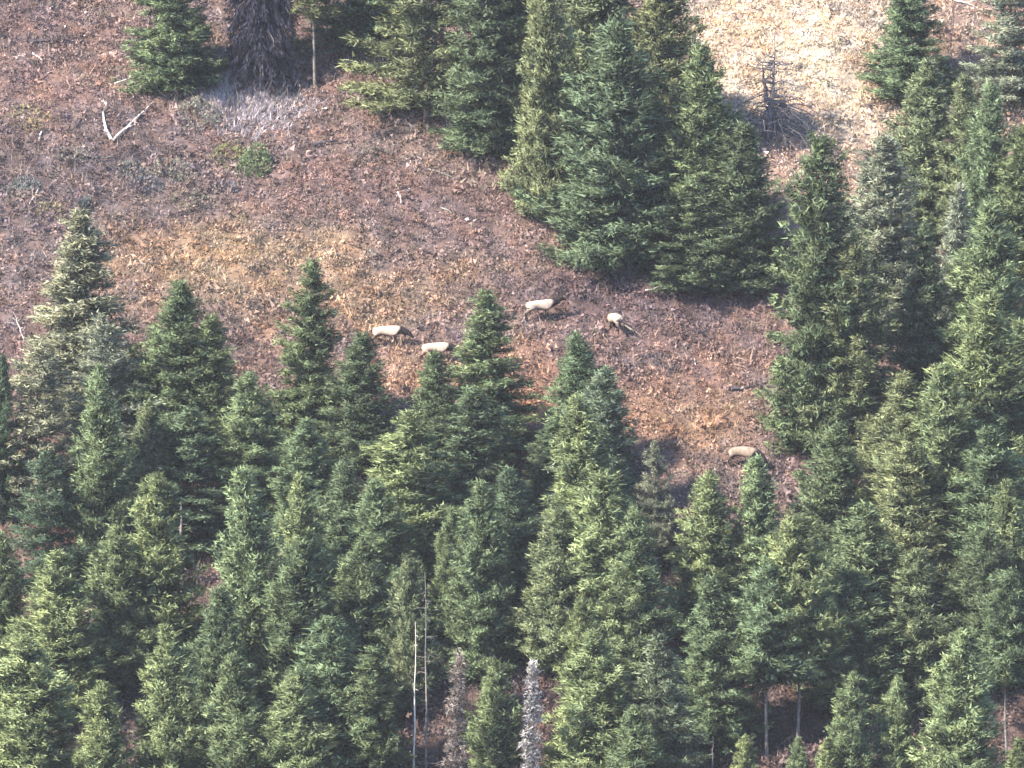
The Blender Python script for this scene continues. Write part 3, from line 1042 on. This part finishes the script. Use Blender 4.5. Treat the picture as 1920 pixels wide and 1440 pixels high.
g = snag(1438, 272, 1452, 62, .17, M_GREYWOOD, 'bare grey dead tree with fanned branches on the pale dry slope', 66, 3.4, bend=.12, droop=-.2, zmin=.08, zmax=.86, name='dead_tree', seed=4)
snag(1440, 210, 1428, 112, .17, M_DARKWOOD, 'short blackened leaning stub in front of the bare grey dead tree', 5, .7, seed=5, droop=.1)
snag(775, 1530, 780, 1165, .068, M_BONE, 'thin straight white spar without branches, taller in its lower part', 6, .5, seed=6, zmin=.6)
snag(800, 1525, 798, 1072, .075, M_PALEBARK, 'greyish spar with short broken branches beside the straight white spar', 42, 1.3, seed=7, zmin=.2, droop=-.3)
snag(706, 1520, 707, 1398, .09, M_BONE, 'broken bleached stub, whiter of the pair at the lower edge', 2, .3, seed=8)
snag(700, 1520, 699, 1412, .07, M_PALEBARK, 'broken greyish stub beside the whiter bleached stub', 1, .3, seed=9)
snag(341, 1120, 340, 935, .16, M_PALEBARK, 'small grey dead tip beside a bright pine', 14, .5, seed=10, zmin=.4)
snag(46, 640, 26, 585, .05, M_BONE, 'forked white twig standing by the thin greyish trees', 4, .7, seed=11, droop=.3)
snag(1752, 640, 1752, 565, .1, M_BONE, 'white broken stump among the trees of the shaded side', 3, .4, seed=12)
snag(838, 268, 838, 195, .10, M_GREYWOOD, 'dark thin dead trunk under the thin-crowned conifer', 8, .9, seed=13)
snag(560, 155, 556, 95, .04, M_PALEBARK, 'pale dead sapling at the foot of the huge dark dead conifer', 3, .4, seed=14)
snag(440, 165, 360, 105, .05, M_PALEBARK, 'pale dead stem leaning away from the huge dark dead conifer', 4, .5, seed=15)
snag(1180, 520, 1178, 425, .12, M_GREYWOOD, 'grey dead trunk in the dark opening of the fir clump', 6, .6, seed=16)
snag(1335, 1470, 1337, 1380, .06, M_GREYWOOD, 'thin grey dead stem in the shade beside the little fir tips', 2, .4, seed=17)


# ------------------------------------------------------------------ fallen wood, shrubs, stones
def fallen(pts, r0, mat, label, name='fallen_branch', cat='branch', lift=.10, side=0):
    W = [Vector(on_ground(*q)) for q in pts]
    o0 = W[0].copy()
    root = empty(name, o0)
    tag(root, label, cat, 'wood lying on the slope')
    L = []
    for i, w in enumerate(W):
        L.append(w - o0 + Vector((0, 0, lift + r0)))
    t = Tubes()
    n = len(L)
    t.add(L, [r0 * (1 - .65 * i / max(1, n - 1)) for i in range(n)], 7)
    obj('stem', t.mesh('stem', mat), root)
    rr = random.Random(int(pts[0][0] * 7 + pts[0][1]))
    for i in range(side):
        k = rr.randrange(n - 1)
        a = L[k].lerp(L[k + 1], rr.random())
        d = (L[k + 1] - L[k]).normalized()
        e = a + Vector((d.x * .3 + rr.uniform(-.5, .5), rr.uniform(-.4, .4), rr.uniform(.1, .45)))
        b = Tubes()
        b.add([a, a.lerp(e, .5) + Vector((0, 0, .05)), e], [r0 * .5, r0 * .35, .008], 4)
        obj('twig', b.mesh('twig', mat), root)
    return root


fallen([(209, 268), (199, 250), (195, 232), (193, 216), (200, 206)], .11, M_BONE, 'upright arm of the bleached V of fallen branches on the red slope', side=3)
fallen([(212, 269), (222, 258), (240, 243), (256, 226), (272, 212), (288, 196)], .09, M_BONE, 'slanting arm of the bleached V of fallen branches on the red slope', side=4)
fallen([(270, 138), (256, 145), (240, 154), (214, 162)], .085, M_BONE, 'bleached fallen branch uphill of the V of branches', side=2)
fallen([(62, 105), (72, 112), (80, 119)], .07, M_BONE, 'short white fallen branch high on the slope')
fallen([(190, 46), (170, 50), (145, 58)], .05, M_PALEBARK, 'pale thin branch highest up the slope, above the bleached branch')
fallen([(78, 252), (75, 258), (73, 267)], .06, M_BONE, 'short white stick beside a tan shrub')
fallen([(155, 222), (146, 234), (135, 246)], .04, M_PALEBARK, 'thin pale stick just beside the bleached V of branches')
fallen([(140, 289), (165, 298), (190, 302), (216, 300)], .07, M_PALEBARK, 'long pale fallen branch below the bleached V of branches', side=2)
fallen([(73, 358), (64, 372), (54, 388)], .045, M_BONE, 'thin white stick above the pale grey-green open fir')
fallen([(746, 366), (751, 374), (752, 386)], .075, M_BONE, 'short upright-looking white branch in the middle of the slope')
fallen([(802, 322), (822, 327), (845, 336), (868, 343)], .06, M_PALEBARK, 'long pale branch under the thin-crowned conifer', side=2)
fallen([(826, 394), (842, 400), (852, 410)], .06, M_PALEBARK, 'pale bent branch below the long pale branch')
fallen([(1208, 550), (1222, 548), (1240, 540)], .06, M_BONE, 'pale fallen branch at the foot of the dark fir clump')
fallen([(1302, 678), (1304, 690)], .05, M_BONE, 'tiny white stick in the meadow between the elk and the tall shelf-boughed fir')
fallen([(55, 84), (96, 83), (138, 84)], .12, M_DARKWOOD, 'dark fallen log high on the slope', name='fallen_log', cat='log')
fallen([(588, 279), (610, 273), (634, 271)], .13, M_DARKWOOD, 'dark fallen log below the slender pale-trunked tree', name='fallen_log', cat='log', side=1)
fallen([(1368, 735), (1392, 736), (1416, 731)], .13, M_DARKWOOD, 'dark fallen log at the meadow edge by the tall shelf-boughed fir', name='fallen_log', cat='log')
fallen([(752, 737), (766, 733)], .11, M_DARKWOOD, 'short dark log end between the dark fir and the slim fir', name='fallen_log', cat='log')
fallen([(10, 1032), (40, 1026), (62, 1030)], .12, M_DARKWOOD, 'dark fallen log lying on the bare red bank', name='fallen_log', cat='log')
fallen([(1790, 5), (1810, 10), (1830, 18)], .07, M_BONE, 'white fallen branch on pale grass in the upper corner', side=1)
fallen([(1795, 60), (1812, 50), (1824, 42)], .06, M_PALEBARK, 'pale fallen branch just below the white one in the upper corner')


def shrub(px, py, rx, h, col, label, n=70, seed=1, name='shrub', stem=(.2, .17, .15)):
    rr = random.Random(seed)
    p = on_ground(px, py)
    root = empty(name, p)
    tag(root, label, 'shrub', 'shrubs scattered on the slope')
    w = rx / PXM(p)
    hh = h / PXM(p)
    P, D, S = [], [], []
    for i in range(n):
        az = rr.uniform(0, 6.28)
        q = math.sqrt(rr.random())
        x, y = w * q * math.cos(az), w * q * math.sin(az) * .8
        z = float(ground_z(p[0] + x, p[1] + y)) - p[2] + hh * (1 - q * q) * rr.uniform(.35, 1)
        P.append((x, y, z))
        D.append((x / w * .7, y / w * .7, .8))
        S.append(rr.uniform(.16, .32))
    obj('foliage', twig_cards('foliage', P, D, S, 9, .6, .28, col, .35, seed), root)
    t = Tubes()
    for i in range(7):
        q = rr.choice(P)
        t.add([(0, 0, -.1), (q[0] * .4, q[1] * .4, q[2] * .5), q], [.03, .02, .006], 3, cap=False)
    obj('stems', t.mesh('stems', M_GREYWOOD), root)['kind'] = 'stuff'
    return root


shrub(476, 322, 36, 54, (.135, .165, .085), 'green round bush below the heap of grey brush', 230, 1)
shrub(432, 302, 32, 34, (.17, .165, .075), 'yellow-green low bush beside the green round bush', 80, 2)
shrub(372, 222, 46, 32, (.19, .185, .15), 'grey-green sagebrush beside the heap of grey brush', 120, 3)
shrub(62, 240, 18, 14, (.27, .21, .12), 'tan shrub beside the short white stick', 40, 4)
shrub(48, 222, 45, 10, (.24, .20, .11), 'yellowish low shrub at the picture edge above the tan shrub', 60, 5)
shrub(132, 295, 34, 12, (.16, .14, .11), 'dull low shrub around the long pale fallen branch', 60, 6)
shrub(245, 326, 28, 13, (.15, .15, .13), 'grey-green low shrub below the long pale fallen branch', 60, 7)
shrub(325, 325, 45, 15, (.16, .155, .12), 'wide grey-green low shrub on the shaded red slope', 90, 8)
shrub(45, 355, 32, 14, (.13, .135, .125), 'dark grey-green shrub near the picture edge', 60, 9)
shrub(162, 392, 14, 20, (.10, .11, .10), 'small dark shrub behind the tip of the pale open fir', 40, 10)
shrub(360, 385, 40, 16, (.17, .155, .11), 'olive low shrub near the start of the golden grass', 60, 11)
shrub(275, 352, 30, 12, (.11, .11, .12), 'dark bluish low shrub under the wide grey-green one', 50, 12)
shrub(95, 398, 30, 12, (.21, .17, .11), 'tan low shrub beside the tip of the pale open fir', 50, 13)
shrub(700, 300, 40, 18, (.14, .115, .095), 'brown low shrub below the thin-crowned conifer', 70, 14)
shrub(425, 355, 26, 12, (.12, .11, .12), 'dark purple-grey low shrub in the open slope', 50, 15)
shrub(1235, 690, 40, 12, (.10, .085, .09), 'dark low shrub in the meadow downhill of the turned-away elk', 60, 16)
shrub(1135, 470, 22, 14, (.12, .10, .09), 'brown low shrub at the skirt of the largest dark fir', 50, 17)
shrub(555, 105, 40, 24, (.16, .15, .09), 'olive undergrowth round the slender pale-trunked tree', 80, 18)


def stone(px, py, s, label, seed):
    rr = random.Random(seed)
    p = on_ground(px, py)
    V, F = [], []
    n, k = 8, 5
    for j in range(k + 1):
        for i in range(n):
            th = math.pi * j / k
            az = 2 * math.pi * i / n
            q = s * rr.uniform(.8, 1.15)
            V.append((q * math.sin(th) * math.cos(az), q * math.sin(th) * math.sin(az) * .8, q * .7 * math.cos(th) + s * .4))
    for j in range(k):
        for i in range(n):
            F.append((j * n + i, j * n + (i + 1) % n, (j + 1) * n + (i + 1) % n, (j + 1) * n + i))
    o = obj('stone', mesh_from('stone', V, F, M_STONE), None, (p[0], p[1], p[2] + .12))
    tag(o, label, 'stone', 'pale stones on the slope')


stone(161, 29, .13, 'small white stone highest on the slope', 1)
stone(123, 55, .11, 'small white stone between the highest stone and the dark log', 2)
stone(612, 208, .11, 'white stone beside the heap of grey brush', 3)
stone(766, 361, .12, 'white stone beside the short white branch in mid slope', 4)
stone(876, 417, .14, 'larger pale stone of the two below the olive fir', 5)
stone(891, 419, .12, 'smaller pale stone of the two below the olive fir', 6)
stone(160, 72, .1, 'pale stone above the short white fallen branch', 7)
